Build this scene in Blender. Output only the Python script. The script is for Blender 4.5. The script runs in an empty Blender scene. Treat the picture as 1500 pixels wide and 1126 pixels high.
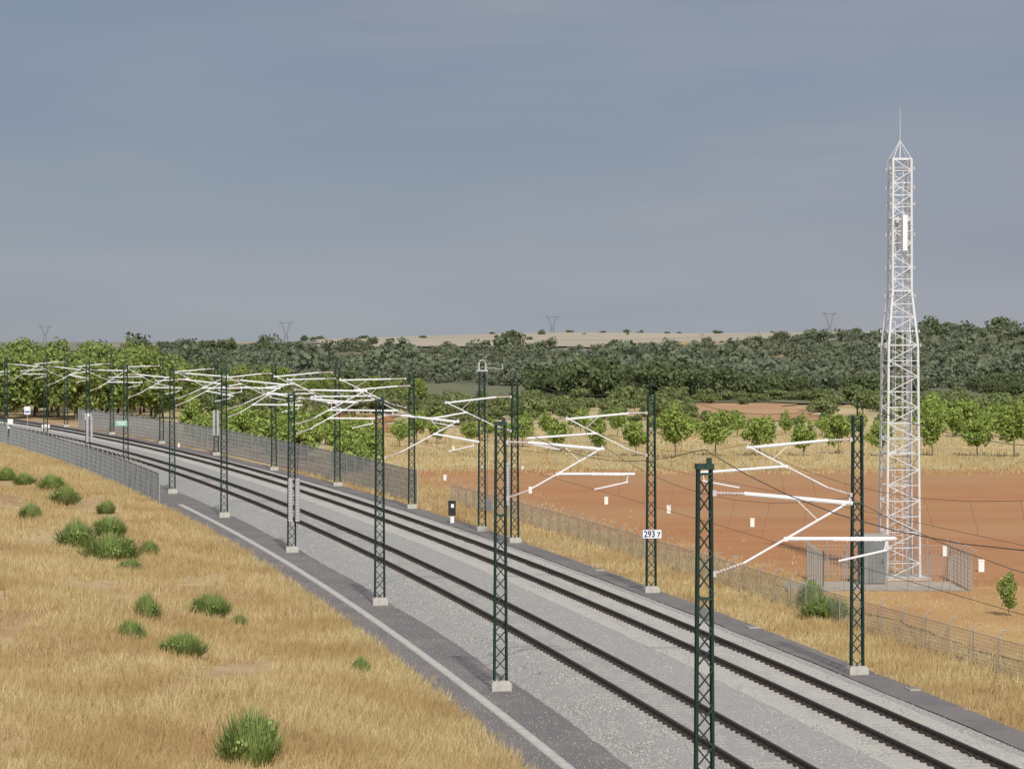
import bpy, math, random
import numpy as np
from mathutils import Vector, Matrix
random.seed(7); rng=np.random.default_rng(7)
scene=bpy.context.scene; C=bpy.context.collection
F=4500.0; H=10.4
# ------------------------------------------------------------------ terrain maths
def ss(v,a,b):
    t=np.clip((np.asarray(v,float)-a)/(b-a),0,1); return t*t*(3-2*t)
def xc(y):
    y=np.asarray(y,float); yc=np.clip(y,0,480)
    r=18.35-.1097*yc-.000311*yc*yc
    return r+np.where(y>480,(y-480)*-.408,0)+np.where(y<0,y*-.1097,0)
def dxc(y):
    return -.1097-.000622*np.clip(np.asarray(y,float),0,480)
def cs(y):
    return 1/np.sqrt(1+dxc(y)**2)
def zg(y):
    y=np.asarray(y,float); g=.00489
    d=np.clip(y-200,0,100)
    return g*np.clip(y,-300,200)+g*(d-d*d/200)
def gz(x,y):
    x=np.asarray(x,float); y=np.asarray(y,float)
    s=(x-xc(y))*cs(y)
    z=zg(y)
    near=1-ss(y,430,520)
    L=-s
    lp=-.65+np.clip(.1*(L-8.3),0,1.7)+ss(L,8.5,11)*.16*(np.sin(x*.55+y*.21)+np.sin(x*.23-y*.13+1.3)+.6*np.sin(y*.33+x*.9))
    rp=-.36
    mid=-.75
    pr=np.where(s<-5.2,lp,np.where(s>5.2,rp,mid))
    z=z+pr*near
    z=z+3.2*ss(y,450,1500)
    z=z+1.6*ss(y,560,750)*(1-ss(y,1500,1800))*np.sin(x/47+y/210+.7)*np.sin(y/130+x/160)
    z=z+10.0*ss(y,1500,2600)*(.35+.65*ss(x,-300,-20))*(1-.35*ss(y,2800,5000))
    z=z+1.3*ss(y,1800,2500)*(np.sin(x/85.+1)+.5*np.sin(x/37.))
    z=z+7.6*ss(y,650,1250)*ss(x,60,210)*(1-ss(y,1800,2600)*.8)
    return z
def P(y,s,dz=0.0):
    x=float(xc(y)+s/cs(y)); return (x,float(y),float(zg(y))+dz)
def heading(y): return -math.atan(float(dxc(y)))
def plane(px,py,off):
    D=100.
    for i in range(40):
        z=float(zg(D))+off; D=F*(H-z)/(py-500.)
    return ((px-750)*D/F,D,float(zg(D))+off)
def at(px,py):
    D=plane(px,py,-.35)[1]
    for i in range(60):
        z=float(gz((px-750)*D/F,D)); D=.5*D+.5*F*(H-z)/(py-500.)
    x=(px-750)*D/F
    return (x,D,float(gz(x,D)))
# ------------------------------------------------------------------ materials
def nodes(m):
    m.use_nodes=True; nt=m.node_tree; nt.nodes.clear(); return nt
def mat(name,c1,c2=None,scale=1.0,rough=.8,metal=0.0,bump=0.0,bscale=None,c3=None,big=None,stretch=(1,1,1),spec=.3,island=0.0,trans=0.0,detail=4,c3amt=.6):
    m=bpy.data.materials.new(name); nt=nodes(m); N=nt.nodes; Lk=nt.links
    out=N.new('ShaderNodeOutputMaterial'); b=N.new('ShaderNodeBsdfPrincipled')
    b.inputs['Roughness'].default_value=rough; b.inputs['Metallic'].default_value=metal
    b.inputs['Specular IOR Level'].default_value=spec
    col=None
    if c2 is not None:
        tc=N.new('ShaderNodeTexCoord'); mp=N.new('ShaderNodeMapping'); mp.inputs['Scale'].default_value=stretch
        Lk.new(tc.outputs['Object'],mp.inputs['Vector'])
        n=N.new('ShaderNodeTexNoise'); n.inputs['Scale'].default_value=scale; n.inputs['Detail'].default_value=detail
        n.inputs['Roughness'].default_value=.65
        Lk.new(mp.outputs['Vector'],n.inputs['Vector'])
        fac=n.outputs['Fac']
        if island>0:
            g=N.new('ShaderNodeNewGeometry'); mx=N.new('ShaderNodeMix'); mx.data_type='FLOAT'
            mx.inputs[0].default_value=island
            Lk.new(fac,mx.inputs[2]); Lk.new(g.outputs['Random Per Island'],mx.inputs[3]); fac=mx.outputs[0]
        r=N.new('ShaderNodeValToRGB'); e=r.color_ramp.elements
        e[0].position=.3; e[1].position=.7
        e[0].color=(*c1,1); e[1].color=(*c2,1)
        Lk.new(fac,r.inputs['Fac']); col=r.outputs['Color']
        if c3 is not None:
            n2=N.new('ShaderNodeTexNoise'); n2.inputs['Scale'].default_value=big or scale*.1; n2.inputs['Detail'].default_value=5
            Lk.new(mp.outputs['Vector'],n2.inputs['Vector'])
            r2=N.new('ShaderNodeValToRGB'); r2.color_ramp.elements[0].position=.42; r2.color_ramp.elements[1].position=.62
            Lk.new(n2.outputs['Fac'],r2.inputs['Fac'])
            mx=N.new('ShaderNodeMix'); mx.data_type='RGBA'
            Lk.new(r2.outputs['Color'],mx.inputs[0]); Lk.new(col,mx.inputs[6]); mx.inputs[7].default_value=(*c3,1)
            m2=N.new('ShaderNodeMix'); m2.data_type='RGBA'; m2.inputs[0].default_value=c3amt
            Lk.new(col,m2.inputs[6]); Lk.new(mx.outputs[2],m2.inputs[7]); col=m2.outputs[2]
        Lk.new(col,b.inputs['Base Color'])
        if bump>0:
            n3=N.new('ShaderNodeTexNoise'); n3.inputs['Scale'].default_value=bscale or scale; n3.inputs['Detail'].default_value=3
            Lk.new(tc.outputs['Object'],n3.inputs['Vector'])
            bp=N.new('ShaderNodeBump'); bp.inputs['Strength'].default_value=bump; bp.inputs['Distance'].default_value=.05
            Lk.new(n3.outputs['Fac'],bp.inputs['Height']); Lk.new(bp.outputs['Normal'],b.inputs['Normal'])
    else: b.inputs['Base Color'].default_value=(*c1,1)
    if trans>0:
        t=N.new('ShaderNodeBsdfTranslucent'); ms=N.new('ShaderNodeMixShader'); ms.inputs[0].default_value=trans
        if col is not None: Lk.new(col,t.inputs['Color'])
        else: t.inputs['Color'].default_value=(*c1,1)
        Lk.new(b.outputs[0],ms.inputs[1]); Lk.new(t.outputs[0],ms.inputs[2]); Lk.new(ms.outputs[0],out.inputs['Surface'])
    else: Lk.new(b.outputs[0],out.inputs['Surface'])
    return m
M={}
M['ground']=mat('dry_ground',(.34,.235,.115),(.52,.405,.225),1.3,.95,bump=.6,bscale=5,c3=(.29,.165,.08),big=.16,c3amt=.9)
M['grass']=mat('dry_grass',(.38,.28,.12),(.66,.54,.30),.5,.85,island=.55,trans=.25,c3=(.42,.29,.13),big=.18,c3amt=.85)
M['soil']=mat('orange_soil',(.34,.145,.058),(.41,.19,.08),.12,.95,bump=.4,bscale=3,c3=(.38,.215,.10),big=.03,stretch=(.6,1.2,1),c3amt=.8)
M['soilfar']=mat('far_soil',(.37,.22,.11),(.46,.30,.16),.1,.95,c3=(.38,.19,.09),big=.03)
M['sand']=mat('sandy_soil',(.41,.25,.10),(.50,.335,.155),.4,.95,bump=.3,bscale=5,c3=(.39,.195,.08),big=.1,c3amt=.9)
M['straw']=mat('straw_field',(.41,.32,.165),(.54,.44,.25),.3,.95,c3=(.31,.27,.12),big=.06)
M['wheat']=mat('pale_far_field',(.37,.31,.23),(.45,.385,.29),.01,.95,c3=(.28,.26,.21),big=.006,stretch=(.5,2,1))
M['plain']=mat('far_scrubland',(.13,.155,.12),(.20,.21,.17),.01,.95,c3=(.25,.225,.17),big=.005)
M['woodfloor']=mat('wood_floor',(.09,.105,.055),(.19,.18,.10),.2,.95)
M['bal']=mat('ballast_grey',(.22,.215,.205),(.40,.39,.37),12,.9,bump=.7,bscale=14,c3=(.33,.32,.30),big=.5,detail=6)
M['bal2']=mat('ballast_pale',(.33,.315,.285),(.51,.49,.44),12,.9,bump=.6,bscale=14,c3=(.45,.43,.375),big=.4,detail=6)
M['stone']=mat('stone_grey',(.24,.235,.225),(.43,.42,.395),3,.85,island=.8)
M['path']=mat('dark_gravel',(.13,.12,.12),(.18,.167,.165),4,.95,bump=.5,bscale=16,c3=(.21,.19,.175),big=.35)
M['conc']=mat('concrete',(.38,.365,.33),(.52,.50,.455),3,.85,bump=.2,bscale=20)
M['slab']=mat('dusty_concrete',(.34,.30,.24),(.43,.38,.31),1,.9)
M['rail']=mat('rusty_rail',(.035,.028,.024),(.07,.05,.04),8,.6,metal=.3)
M['sleeper']=mat('sleeper_concrete',(.33,.315,.29),(.39,.375,.345),3,.9)
M['green']=mat('mast_green',(.013,.034,.027),(.022,.05,.04),3,.55,spec=.4)
M['alu']=mat('aluminium',(.95,.95,.97),(.98,.98,.99),2,.24,metal=.3,spec=1.0)
M['alud']=mat('aluminium_dull',(.5,.5,.52),(.62,.62,.64),2,.4,metal=.4)
M['ins']=mat('insulator',(.50,.42,.40),(.62,.54,.5),5,.4)
M['galv']=mat('galvanised',(.62,.65,.68),(.74,.77,.79),2,.42,metal=.15,spec=.5)
M['wire']=mat('copper_wire',(.09,.085,.08),(.14,.13,.12),3,.5,metal=.5)
M['fence']=mat('fence_grey',(.19,.20,.205),(.28,.29,.295),1,.6,metal=.3)
M['fencel']=mat('fence_light',(.31,.30,.28),(.42,.41,.38),1,.6,metal=.3)
M['white']=mat('white_paint',(.74,.74,.72),(.82,.82,.80),4,.6)
M['black']=mat('black_paint',(.02,.022,.022),(.035,.035,.035),4,.5)
M['ink']=mat('sign_ink',(.03,.05,.16),(.05,.07,.19),4,.5)
M['blue']=mat('blue_paint',(.03,.08,.3),(.04,.1,.35),4,.5)
M['signgreen']=mat('sign_green',(.20,.42,.32),(.24,.48,.36),4,.5)
M['grey']=mat('cabinet_grey',(.13,.14,.14),(.2,.21,.21),2,.6)
M['pylon']=mat('pylon_grey',(.15,.165,.19),(.17,.185,.21),.1,.8)
M['bark']=mat('bark',(.10,.075,.055),(.18,.14,.1),4,.9)
def leafm(n,a,b,c=None,sc=.5,tr=.22): return mat(n,a,b,sc,.75,island=.5,trans=tr,c3=c,big=.35,spec=.2)
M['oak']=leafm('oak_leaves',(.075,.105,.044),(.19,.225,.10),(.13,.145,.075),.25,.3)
M['oakhaze']=leafm('oak_leaves_haze_tint',(.12,.15,.09),(.22,.25,.155),(.175,.19,.13),.06,.3)  # distance haze painted into the leaf colour: paler and greyer than the near oaks
M['orch']=leafm('orchard_leaves',(.15,.215,.045),(.40,.51,.13),(.31,.36,.10),.9,.3)
M['pop']=leafm('poplar_leaves',(.13,.18,.04),(.34,.42,.12),(.24,.28,.09),.4,.3)
M['hedge']=leafm('hedge_leaves',(.12,.16,.055),(.26,.31,.12),(.18,.20,.09),.4,.28)
M['broom']=leafm('broom_leaves',(.13,.20,.05),(.34,.43,.14),(.26,.28,.11),1.2)
# ------------------------------------------------------------------ mesh helpers
class MB:
    def __init__(s): s.v=[]; s.f=[]
    def box(s,c,d,rz=0.0):
        cx,cy,cz=c; a,b,h=d[0]/2,d[1]/2,d[2]/2; co,si=math.cos(rz),math.sin(rz); n=len(s.v)
        for z in (-h,h):
            for x,y in ((-a,-b),(a,-b),(a,b),(-a,b)):
                s.v.append((cx+x*co-y*si,cy+x*si+y*co,cz+z))
        s.f+=[(n,n+3,n+2,n+1),(n+4,n+5,n+6,n+7),(n,n+1,n+5,n+4),(n+1,n+2,n+6,n+5),(n+2,n+3,n+7,n+6),(n+3,n,n+4,n+7)]
        return s
    def bar(s,p,q,r,k=4,r2=None):
        p=Vector(p); q=Vector(q); r2=r if r2 is None else r2
        d=(q-p); 
        if d.length<1e-6: return s
        d.normalize(); u=d.orthogonal().normalized()
        if abs(d.z)<.99: u=Vector((0,0,1)).cross(d).normalized()
        w=d.cross(u); n=len(s.v)
        for (c,rr) in ((p,r),(q,r2)):
            for i in range(k):
                a=2*math.pi*(i+.5)/k; s.v.append(tuple(c+(u*math.cos(a)+w*math.sin(a))*rr))
        for i in range(k):
            j=(i+1)%k; s.f.append((n+i,n+j,n+k+j,n+k+i))
        s.f.append(tuple(n+i for i in range(k))[::-1]); s.f.append(tuple(n+k+i for i in range(k)))
        return s
    def path(s,pts,r,k=5):
        for a,b in zip(pts[:-1],pts[1:]): s.bar(a,b,r,k)
        return s
    def lathe(s,c,prof,k=12):
        n=len(s.v)
        for (r,z) in prof:
            for i in range(k):
                a=2*math.pi*i/k; s.v.append((c[0]+r*math.cos(a),c[1]+r*math.sin(a),c[2]+z))
        for j in range(len(prof)-1):
            for i in range(k):
                i2=(i+1)%k; s.f.append((n+j*k+i,n+j*k+i2,n+(j+1)*k+i2,n+(j+1)*k+i))
        s.f.append(tuple(n+i for i in range(k))[::-1]); m=n+(len(prof)-1)*k; s.f.append(tuple(m+i for i in range(k)))
        return s
    def mesh(s,name,m,smooth=False):
        me=bpy.data.meshes.new(name); me.from_pydata(s.v,[],s.f); me.materials.append(m)
        me.update(); return me
    def build(s,name,m,parent=None): return ob(name,s.mesh(name,m),parent)
def ob(name,me,parent=None,loc=(0,0,0),rz=0):
    o=bpy.data.objects.new(name,me); C.objects.link(o); o.location=loc; o.rotation_euler=(0,0,rz)
    if parent: o.parent=parent
    return o
def empty(name,loc=(0,0,0),rz=0): 
    o=bpy.data.objects.new(name,None); C.objects.link(o); o.location=loc; o.rotation_euler=(0,0,rz); o.empty_display_size=.3; return o
def tag(o,label=None,cat=None,group=None,kind=None):
    if label: o['label']=label
    if cat: o['category']=cat
    if group: o['group']=group
    if kind: o['kind']=kind
    return o
def npmesh(name,V,k,m):
    V=np.asarray(V,dtype=np.float32).reshape(-1,3); n=len(V); me=bpy.data.meshes.new(name)
    me.vertices.add(n); me.vertices.foreach_set('co',V.ravel())
    me.loops.add(n); me.loops.foreach_set('vertex_index',np.arange(n,dtype=np.int32))
    me.polygons.add(n//k); me.polygons.foreach_set('loop_start',np.arange(0,n,k,dtype=np.int32))
    me.update(calc_edges=True); me.validate(); me.materials.append(m); return me
def gridmesh(name,X,Y,Z,m):
    r,c=X.shape; V=np.stack([X,Y,Z],-1).reshape(-1,3)
    idx=np.arange(r*c).reshape(r,c)
    Fq=np.stack([idx[:-1,:-1],idx[:-1,1:],idx[1:,1:],idx[1:,:-1]],-1).reshape(-1,4)
    me=bpy.data.meshes.new(name); me.from_pydata(V.tolist(),[],Fq.tolist()); me.materials.append(m)
    me.polygons.foreach_set('use_smooth',[True]*len(me.polygons)); me.update(); return me
# ------------------------------------------------------------------ ground
rows=np.concatenate([np.arange(-60,500,2.5),np.arange(500,1000,20),np.arange(1000,3000,60),np.array([3000,3500,4200,5000,6500,9000,14000])])
sc=np.concatenate([-np.array([9000,5000,2800,1600,900,600,400,280,200,150,110,85,65,52,44,38]),np.arange(-34,-8.5,1.0),[-8.3,-7,-5.3,-5.1,-3,0,3,5.1,5.3,6.5],np.arange(8,34,2.0),[38,44,52,65,85,110,150,200,240,280,340,400,500,600,750,900,1200,1600,2000,2800,5000,9000]])
Y,S=np.meshgrid(rows,sc,indexing='ij'); X=xc(Y)+S/cs(Y)
tag(ob('ground',gridmesh('ground',X,Y,gz(X,Y),M['ground'])),kind='structure')
def sheet(name,ys,xl,xr,dz,m,nx=40,jit=1.0,cl=0.0):
    ys=np.asarray(ys,float); u=np.linspace(0,1,nx)
    L=np.array([xl(y) for y in ys]); R=np.array([xr(y) for y in ys])
    L=L+jit*(np.sin(ys*.35)*.5+rng.normal(0,.3,len(ys))); R=R+jit*(np.sin(ys*.29+2)*.5+rng.normal(0,.3,len(ys)))
    X=L[:,None]*(1-u)+R[:,None]*u; Yy=np.repeat(ys[:,None],nx,1)
    e=cl*(np.sin(X*.21+1)+.6*np.sin(X*.53)+.4*np.sin(X*1.3))
    Yy=Yy.copy(); Yy[-1]+=e[-1]; Yy[0]+=e[0]*.5
    Z=gz(X,Yy)+dz
    return tag(ob(name,gridmesh(name,X,Yy,Z,m)),kind='structure')
fx=lambda s:(lambda y: float(xc(y)+s/cs(y)))
pxl=lambda p:(lambda y:(p-750)*y/F)
sheet('field',np.arange(127,232,2.5),fx(11.2),lambda y:140,.03,M['soil'],80,.8,1.4)
sheet('sandy_patch',np.arange(86,129,2.0),fx(11.5),lambda y:60,.05,M['sand'],40,.6,1.2)
sheet('straw_field',np.arange(231.5,440,2.5),fx(13),lambda y:190,.02,M['straw'],30,1.5)
sheet('bare_mound',np.arange(366,475,4),pxl(1000),lambda y:(1240-750)*y/F-(y-366)*.1,.12,M['soilfar'],30,3,3)
sheet('bare_patch',np.arange(322,395,4),pxl(425),lambda y:(575-750)*y/F,.12,M['soil'],20,2,3)
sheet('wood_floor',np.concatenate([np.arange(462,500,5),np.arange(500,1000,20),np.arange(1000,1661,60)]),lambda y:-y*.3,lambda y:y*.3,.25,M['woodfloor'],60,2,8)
sheet('far_scrubland',np.concatenate([np.arange(1600,3001,60),[3500,4200,5000,6500,9000]]),lambda y:-y*.5,lambda y:y*.5,.6,M['plain'],80,2)
sheet('distant_field',np.arange(1760,2761,60),lambda y:(465-750)*y/F,lambda y:(1290-750)*y/F,1.6,M['wheat'],40,10,30)
ys=np.arange(-40,480,1.0)
def ribbon(name,ss_,zs,m,ys=ys,jz=0.0,js=0.0,edge0=0):
    Sg=np.repeat(np.array(ss_)[None,:],len(ys),0).astype(float); Zg=np.repeat(np.array(zs)[None,:],len(ys),0).astype(float)
    Yg=np.repeat(ys[:,None],len(ss_),1)
    J=rng.normal(0,1,Zg.shape)*jz
    if edge0: J[:,:edge0]=0; J[:,-2:]=0
    Zg=Zg+J
    if js>0: 
        Sg[:,0]+=rng.normal(0,js*.5,len(ys))+np.sin(ys*.4)*js; Sg[:,-1]+=rng.normal(0,js*.5,len(ys))+np.sin(ys*.3)*js
    Xg=xc(Yg)+Sg/cs(Yg); o=ob(name,gridmesh(name,Xg,Yg,zg(Yg)+Zg,m))
    return tag(o,kind='structure')
prof=[(-5.3,-.75),(-4.9,-.60),(-4.6,-.48),(-4.3,-.35),(-4.0,-.235)]+[(v,-.178) for v in np.arange(-3.75,3.8,.25)]+[(4.0,-.235),(4.4,-.29),(4.8,-.34),(5.2,-.40)]
o=ribbon('ballast_bed',[p[0] for p in prof],[p[1] for p in prof],M['bal'],jz=.011,edge0=2)
o.data.materials.append(M['bal2'])
nc=len(prof)-1
mi=np.zeros(len(o.data.polygons),dtype=np.int32)
for c in range(nc):
    sm=(prof[c][0]+prof[c+1][0])/2
    if .55<sm<1.4 or 1.7<sm<4.3: mi[c::nc]=1
o.data.polygons.foreach_set('material_index',mi)
ribbon('service_path',[-8.4,-7.6,-6.8,-6,-5],[-.625]*5,M['path'],js=.07)
ribbon('side_path',[4.95,5.5,6.1],[-.335]*3,M['path'],js=.03)
ribbon('drain_kerb',[-6.80,-6.79,-6.50,-6.49],[-.63,-.595,-.595,-.63],M['conc'],ys=np.arange(20,191,1.0))
def stones(name,n,smin,smax,zf,ymin,ymax,size):
    y=1/rng.uniform(1/ymax,1/ymin,n); s=rng.uniform(smin,smax,n); z=zg(y)+zf(s)
    x=xc(y)+s/cs(y); r=rng.uniform(.5,1.2,n)*size; a=rng.uniform(0,6.28,n)
    top=np.stack([x+rng.normal(0,.3,n)*r,y+rng.normal(0,.3,n)*r,z+r*.9],-1)
    b=[np.stack([x+np.cos(a+k*2.094)*r,y+np.sin(a+k*2.094)*r,z-.01*np.ones(n)],-1) for k in range(3)]
    return np.stack([b[0],b[1],top,b[1],b[2],top,b[2],b[0],top],1)
zfun=lambda s: np.interp(s,[p[0] for p in prof],[p[1] for p in prof])
V=np.concatenate([stones('a',24000,-5.1,-3.3,zfun,62,200,.033).reshape(-1,3),stones('b',14000,-1.5,1.5,zfun,62,180,.027).reshape(-1,3),stones('c',10000,3.2,5.1,zfun,62,180,.028).reshape(-1,3),stones('e',9000,-3.3,-1.5,zfun,62,160,.025).reshape(-1,3),stones('f',9000,1.5,3.3,zfun,62,160,.025).reshape(-1,3),stones('d',5000,-7.9,-5.2,lambda s:s*0-.62,62,150,.02).reshape(-1,3)])
tag(ob('ballast_stones',npmesh('ballast_stones',V,3,M['stone'])),'loose grey ballast stones strewn over the railway bed','gravel',kind='stuff')
# ------------------------------------------------------------------ tracks
yr=np.arange(-40,476,1.5)
slm=MB().box((0,0,-.225),(2.5,.26,.1)).mesh('sleeper',M['sleeper'])
def track(off,label):
    t=tag(empty('railway_track',P(60,off)),label,'railway track','tracks of the double line'); lx,ly,lz=t.location
    for g in (-.7525,.7525):
        pf=[(-.075,-.165),(-.075,-.135),(-.02,-.12),(-.02,-.045),(-.036,-.035),(-.036,0),(.036,0),(.036,-.035),(.02,-.045),(.02,-.12),(.075,-.135),(.075,-.165)]
        Sg=np.array([p[0] for p in pf])[None,:]+off+g+yr[:,None]*0; Yg=np.repeat(yr[:,None],len(pf),1); Zg=np.array([p[1] for p in pf])[None,:]+zg(Yg)
        Xg=xc(Yg)+Sg/cs(Yg)
        me=gridmesh('rail',Xg-lx,Yg-ly,Zg-lz,M['rail']); me.polygons.foreach_set('use_smooth',[False]*len(me.polygons)); ob('rail',me,t)
    pos=[60+.6*i for i in range(460)]
    for y in pos[:100]:
        p=P(y,off); ob('sleeper',slm,t,(p[0]-lx,p[1]-ly,p[2]-lz),heading(y))
    b=MB()
    for y in pos[100:]:
        p=P(y,off,-.225); b.box((p[0]-lx,p[1]-ly,p[2]-lz),(2.5,.26,.1),heading(y))
    tag(b.build('sleepers',M['sleeper'],t),kind='stuff')
    b=MB()
    for y in pos[:330]:
        for g in (-.7525,.7525):
            for q in (-.12,.12):
                p=P(y,off+g+q,-.14); b.box((p[0]-lx,p[1]-ly,p[2]-lz),(.10,.16,.075),heading(y))
    tag(b.build('rail_clips',M['rail'],t),kind='stuff')
track(-2.35,'left-hand railway track, nearest to the dry grass bank')
track(2.35,'right-hand railway track, nearest to the tower and orange field')
# ------------------------------------------------------------------ masts
def mast_parts(h):
    w=lambda z:.19-.055*z/h
    ch=[]
    for sx in (-1,1):
        b=MB(); n=6
        for i in range(n):
            z0,z1=h*i/n,h*(i+1)/n
            b.bar((sx*w(z0),-.09,z0),(sx*w(z1),-.09,z1),.031); b.bar((sx*w(z0),.09,z0),(sx*w(z1),.09,z1),.031)
        b.bar((sx*w(0),0,0),(sx*w(h),0,h),.02)
        for z in (h*.5,): b.box((sx*w(z),0,z),(.02,.16,.2))
        ch.append(b.mesh('upright',M['green']))
    b=MB(); k=int(h/.42); dz=(h-.3)/k
    for i in range(k):
        z0=.15+i*dz; z1=z0+dz; s=1 if i%2 else -1
        b.bar((s*w(z0),-.115,z0),(-s*w(z1),-.115,z1),.022); b.bar((-s*w(z0),.115,z0),(s*w(z1),.115,z1),.022)
    for z in (.12,h-.1,h*.66): 
        b.bar((-w(z),-.115,z),(w(z),-.115,z),.03); b.bar((-w(z),.115,z),(w(z),.115,z),.03)
    la=b.mesh('lacing',M['green'])
    return ch,la
MC={}
for hh in (7.6,8.0,8.4): MC[hh]=mast_parts(hh)
def footing_mesh():
    b=MB(); b.box((0,0,-.12),(.60,.54,.66)); b.box((0,0,.24),(.52,.46,.07)); return b.mesh('concrete_footing',M['conc'])
FT=footing_mesh()
CAP=MB().box((0,0,.06),(.36,.3,.12)).box((.1,0,.18),(.1,.1,.12)).mesh('top_cap',M['green'])
PIN=MB().bar((0,0,0),(0,0,.5),.03,6).bar((-.12,0,.42),(.12,0,.42),.02).mesh('top_pin',M['green'])
def cant_parts(sg,k,zo,v=0,f=1.0):
    X=lambda u,z,y=0:(sg*u*k,y,z+zo)
    t=MB(); tz=[6.66,6.82,6.6][v]; re=[4.15,4.5,4.0][v]; rs=[1.75,1.6,2.2][v]
    if sg<0 and v==0: re=4.65; rs=2.05
    t.bar(X(.85,6.88),X(3.2,tz),.047*f,8)
    t.bar(X(.85,5.42),X(3.05,tz-.02),.025*f,8)
    zr=lambda u:5.42+(tz-5.44)*(u-.85)/2.2
    t.bar(X(rs,zr(rs)),X(re,5.9-.05*v),.045*f,8)           # registration tube
    t.bar(X(3.15,tz),X(3.15,tz+.12),.03,6)
    t.bar(X(2.45,zr(2.45)),X(1.95,6.78),.012,4)
    t.bar(X(re-.2,5.9),X(re-.25,5.66),.016,6)
    for p in ((3.0,tz),(rs,zr(rs))): t.box(X(*p),(.09,.08,.09))
    st=MB(); st.bar(X(re-.2,5.66),X(re-1.25,5.44),.024*f,6)
    ins=[]
    for (z0,z1) in ((6.9,6.88),(5.2,5.42)):
        b=MB(); n=9
        a=Vector(X(.2,z0)); c=Vector(X(.85,z1))
        b.bar(a,c,.024,8)
        for i in range(1,n): 
            p=a.lerp(c,i/n); d=(c-a).normalized()*.012; b.bar(p-d,p+d,.052,8,.04)
        b.box(tuple(a),(.08,.2,.12)); ins.append(b.mesh('insulator',M['ins']))
    return t.mesh('cantilever',M['alu']),st.mesh('steady_arm',M['alu']),ins
CP={}
for v in range(3):
    CP[('L',v)]=cant_parts(1,1.0,.6,v,1.0); CP[('R',v)]=cant_parts(-1,1.1,.36,v,1.0)
def catmast(row,loc,y,h,label,double=False,top='cap',var=0):
    t=tag(empty('catenary_mast',loc,heading(y)),label,'railway mast','lattice masts along the double track')
    ch,la=MC[h]
    for c in ch: ob('upright',c,t)
    ob('lacing',la,t); ob('concrete_footing',FT,t)
    ob('top_cap' if top=='cap' else 'top_pin',CAP if top=='cap' else PIN,t,(0,0,h))
    sh=[(0,0,0)] if not double else [(.0,-.55,.0),(0,.65,.4)]
    for i,o_ in enumerate(sh):
        cm,st,ins=CP[(row,(var+i)%3)]
        c=ob('cantilever',cm,t,o_)
        if i==1: c.scale=(1.2,1,1)
        ob('steady_arm',st,c)
        for q in ins: ob('insulator',q,c)
    if double:
        b=MB()
        sg=1 if row=='L' else -1
        zz=.6 if row=='L' else .36
        for z in (6.95+zz,5.3+zz): b.bar((sg*.2,-.7,z),(sg*.2,.85,z),.04)
        b.build('cross_arm',M['green'],t)
    return t
Lrow=[]; Rrow=[]
ordn=['nearest','second','third','fourth','fifth','sixth','seventh','eighth','ninth','tenth']
Ldat=[(1032,1245,8.0),(733,1010,8.0),(556,885,8.0),(427,808,7.6),(328,757,8.4),(252,722,8.0),(184,698,8.0)]
for i,(px,py,h) in enumerate(Ldat):
    p=plane(px,py,-.6); Lrow.append((p,h))
for y in (252,280,308,336): Lrow.append((P(y,-5.55,-.6),8.0))
for i,(p,h) in enumerate(Lrow):
    if i<10: lab='green lattice mast in the row beside the grass bank, %s from the camera'%ordn[i]
    else: lab='green lattice mast at the far end of the row beside the grass bank'
    catmast('L',p,p[1],h,lab,double=i in (3,4,5),top='cap',var=0 if i<2 else i)
Rdat=[(1256,988,8.0),(954,868,8.0),(754,795,8.0),(603,745,8.0),(494,712,8.0),(401,689,8.0)]
for px,py,h in Rdat: Rrow.append((plane(px,py,-.35),h))
for y in (258,286,314,342): Rrow.append((P(y,5.6,-.35),8.0))
for i,(p,h) in enumerate(Rrow):
    lab='green lattice mast on the far side of the tracks, %s from the camera'%ordn[i]
    catmast('R',p,p[1],h,lab,double=i in (3,4),top='pin',var=0 if i<2 else i)
p=plane(706,778,-.35)
t=tag(empty('switch_mast',p,heading(p[1])),'green lattice mast with a white switch on its top, beside the third far-side mast','railway mast')
ch,la=MC[8.4]
for c in ch: ob('upright',c,t)
ob('lacing',la,t); ob('concrete_footing',FT,t)
b=MB(); b.box((0,0,8.43),(.6,.3,.08)); b.bar((-.16,0,8.45),(-.16,0,8.85),.05,8); b.bar((.2,0,8.45),(.2,0,8.8),.05,8); b.path([(-.16,0,8.85),(-.05,0,8.98),(.1,0,8.96),(.2,0,8.8)],.028); b.bar((.2,0,8.6),(1.1,0,8.5),.018); b.bar((1.1,0,8.5),(1.1,0,8.75),.04,6)
b.build('disconnector',M['alud'],t)
MB().box((.3,-.2,1.4),(.3,.25,.6)).bar((.25,-.2,1.7),(.25,-.15,8.4),.02).build('drive_box',M['grey'],t)
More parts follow.
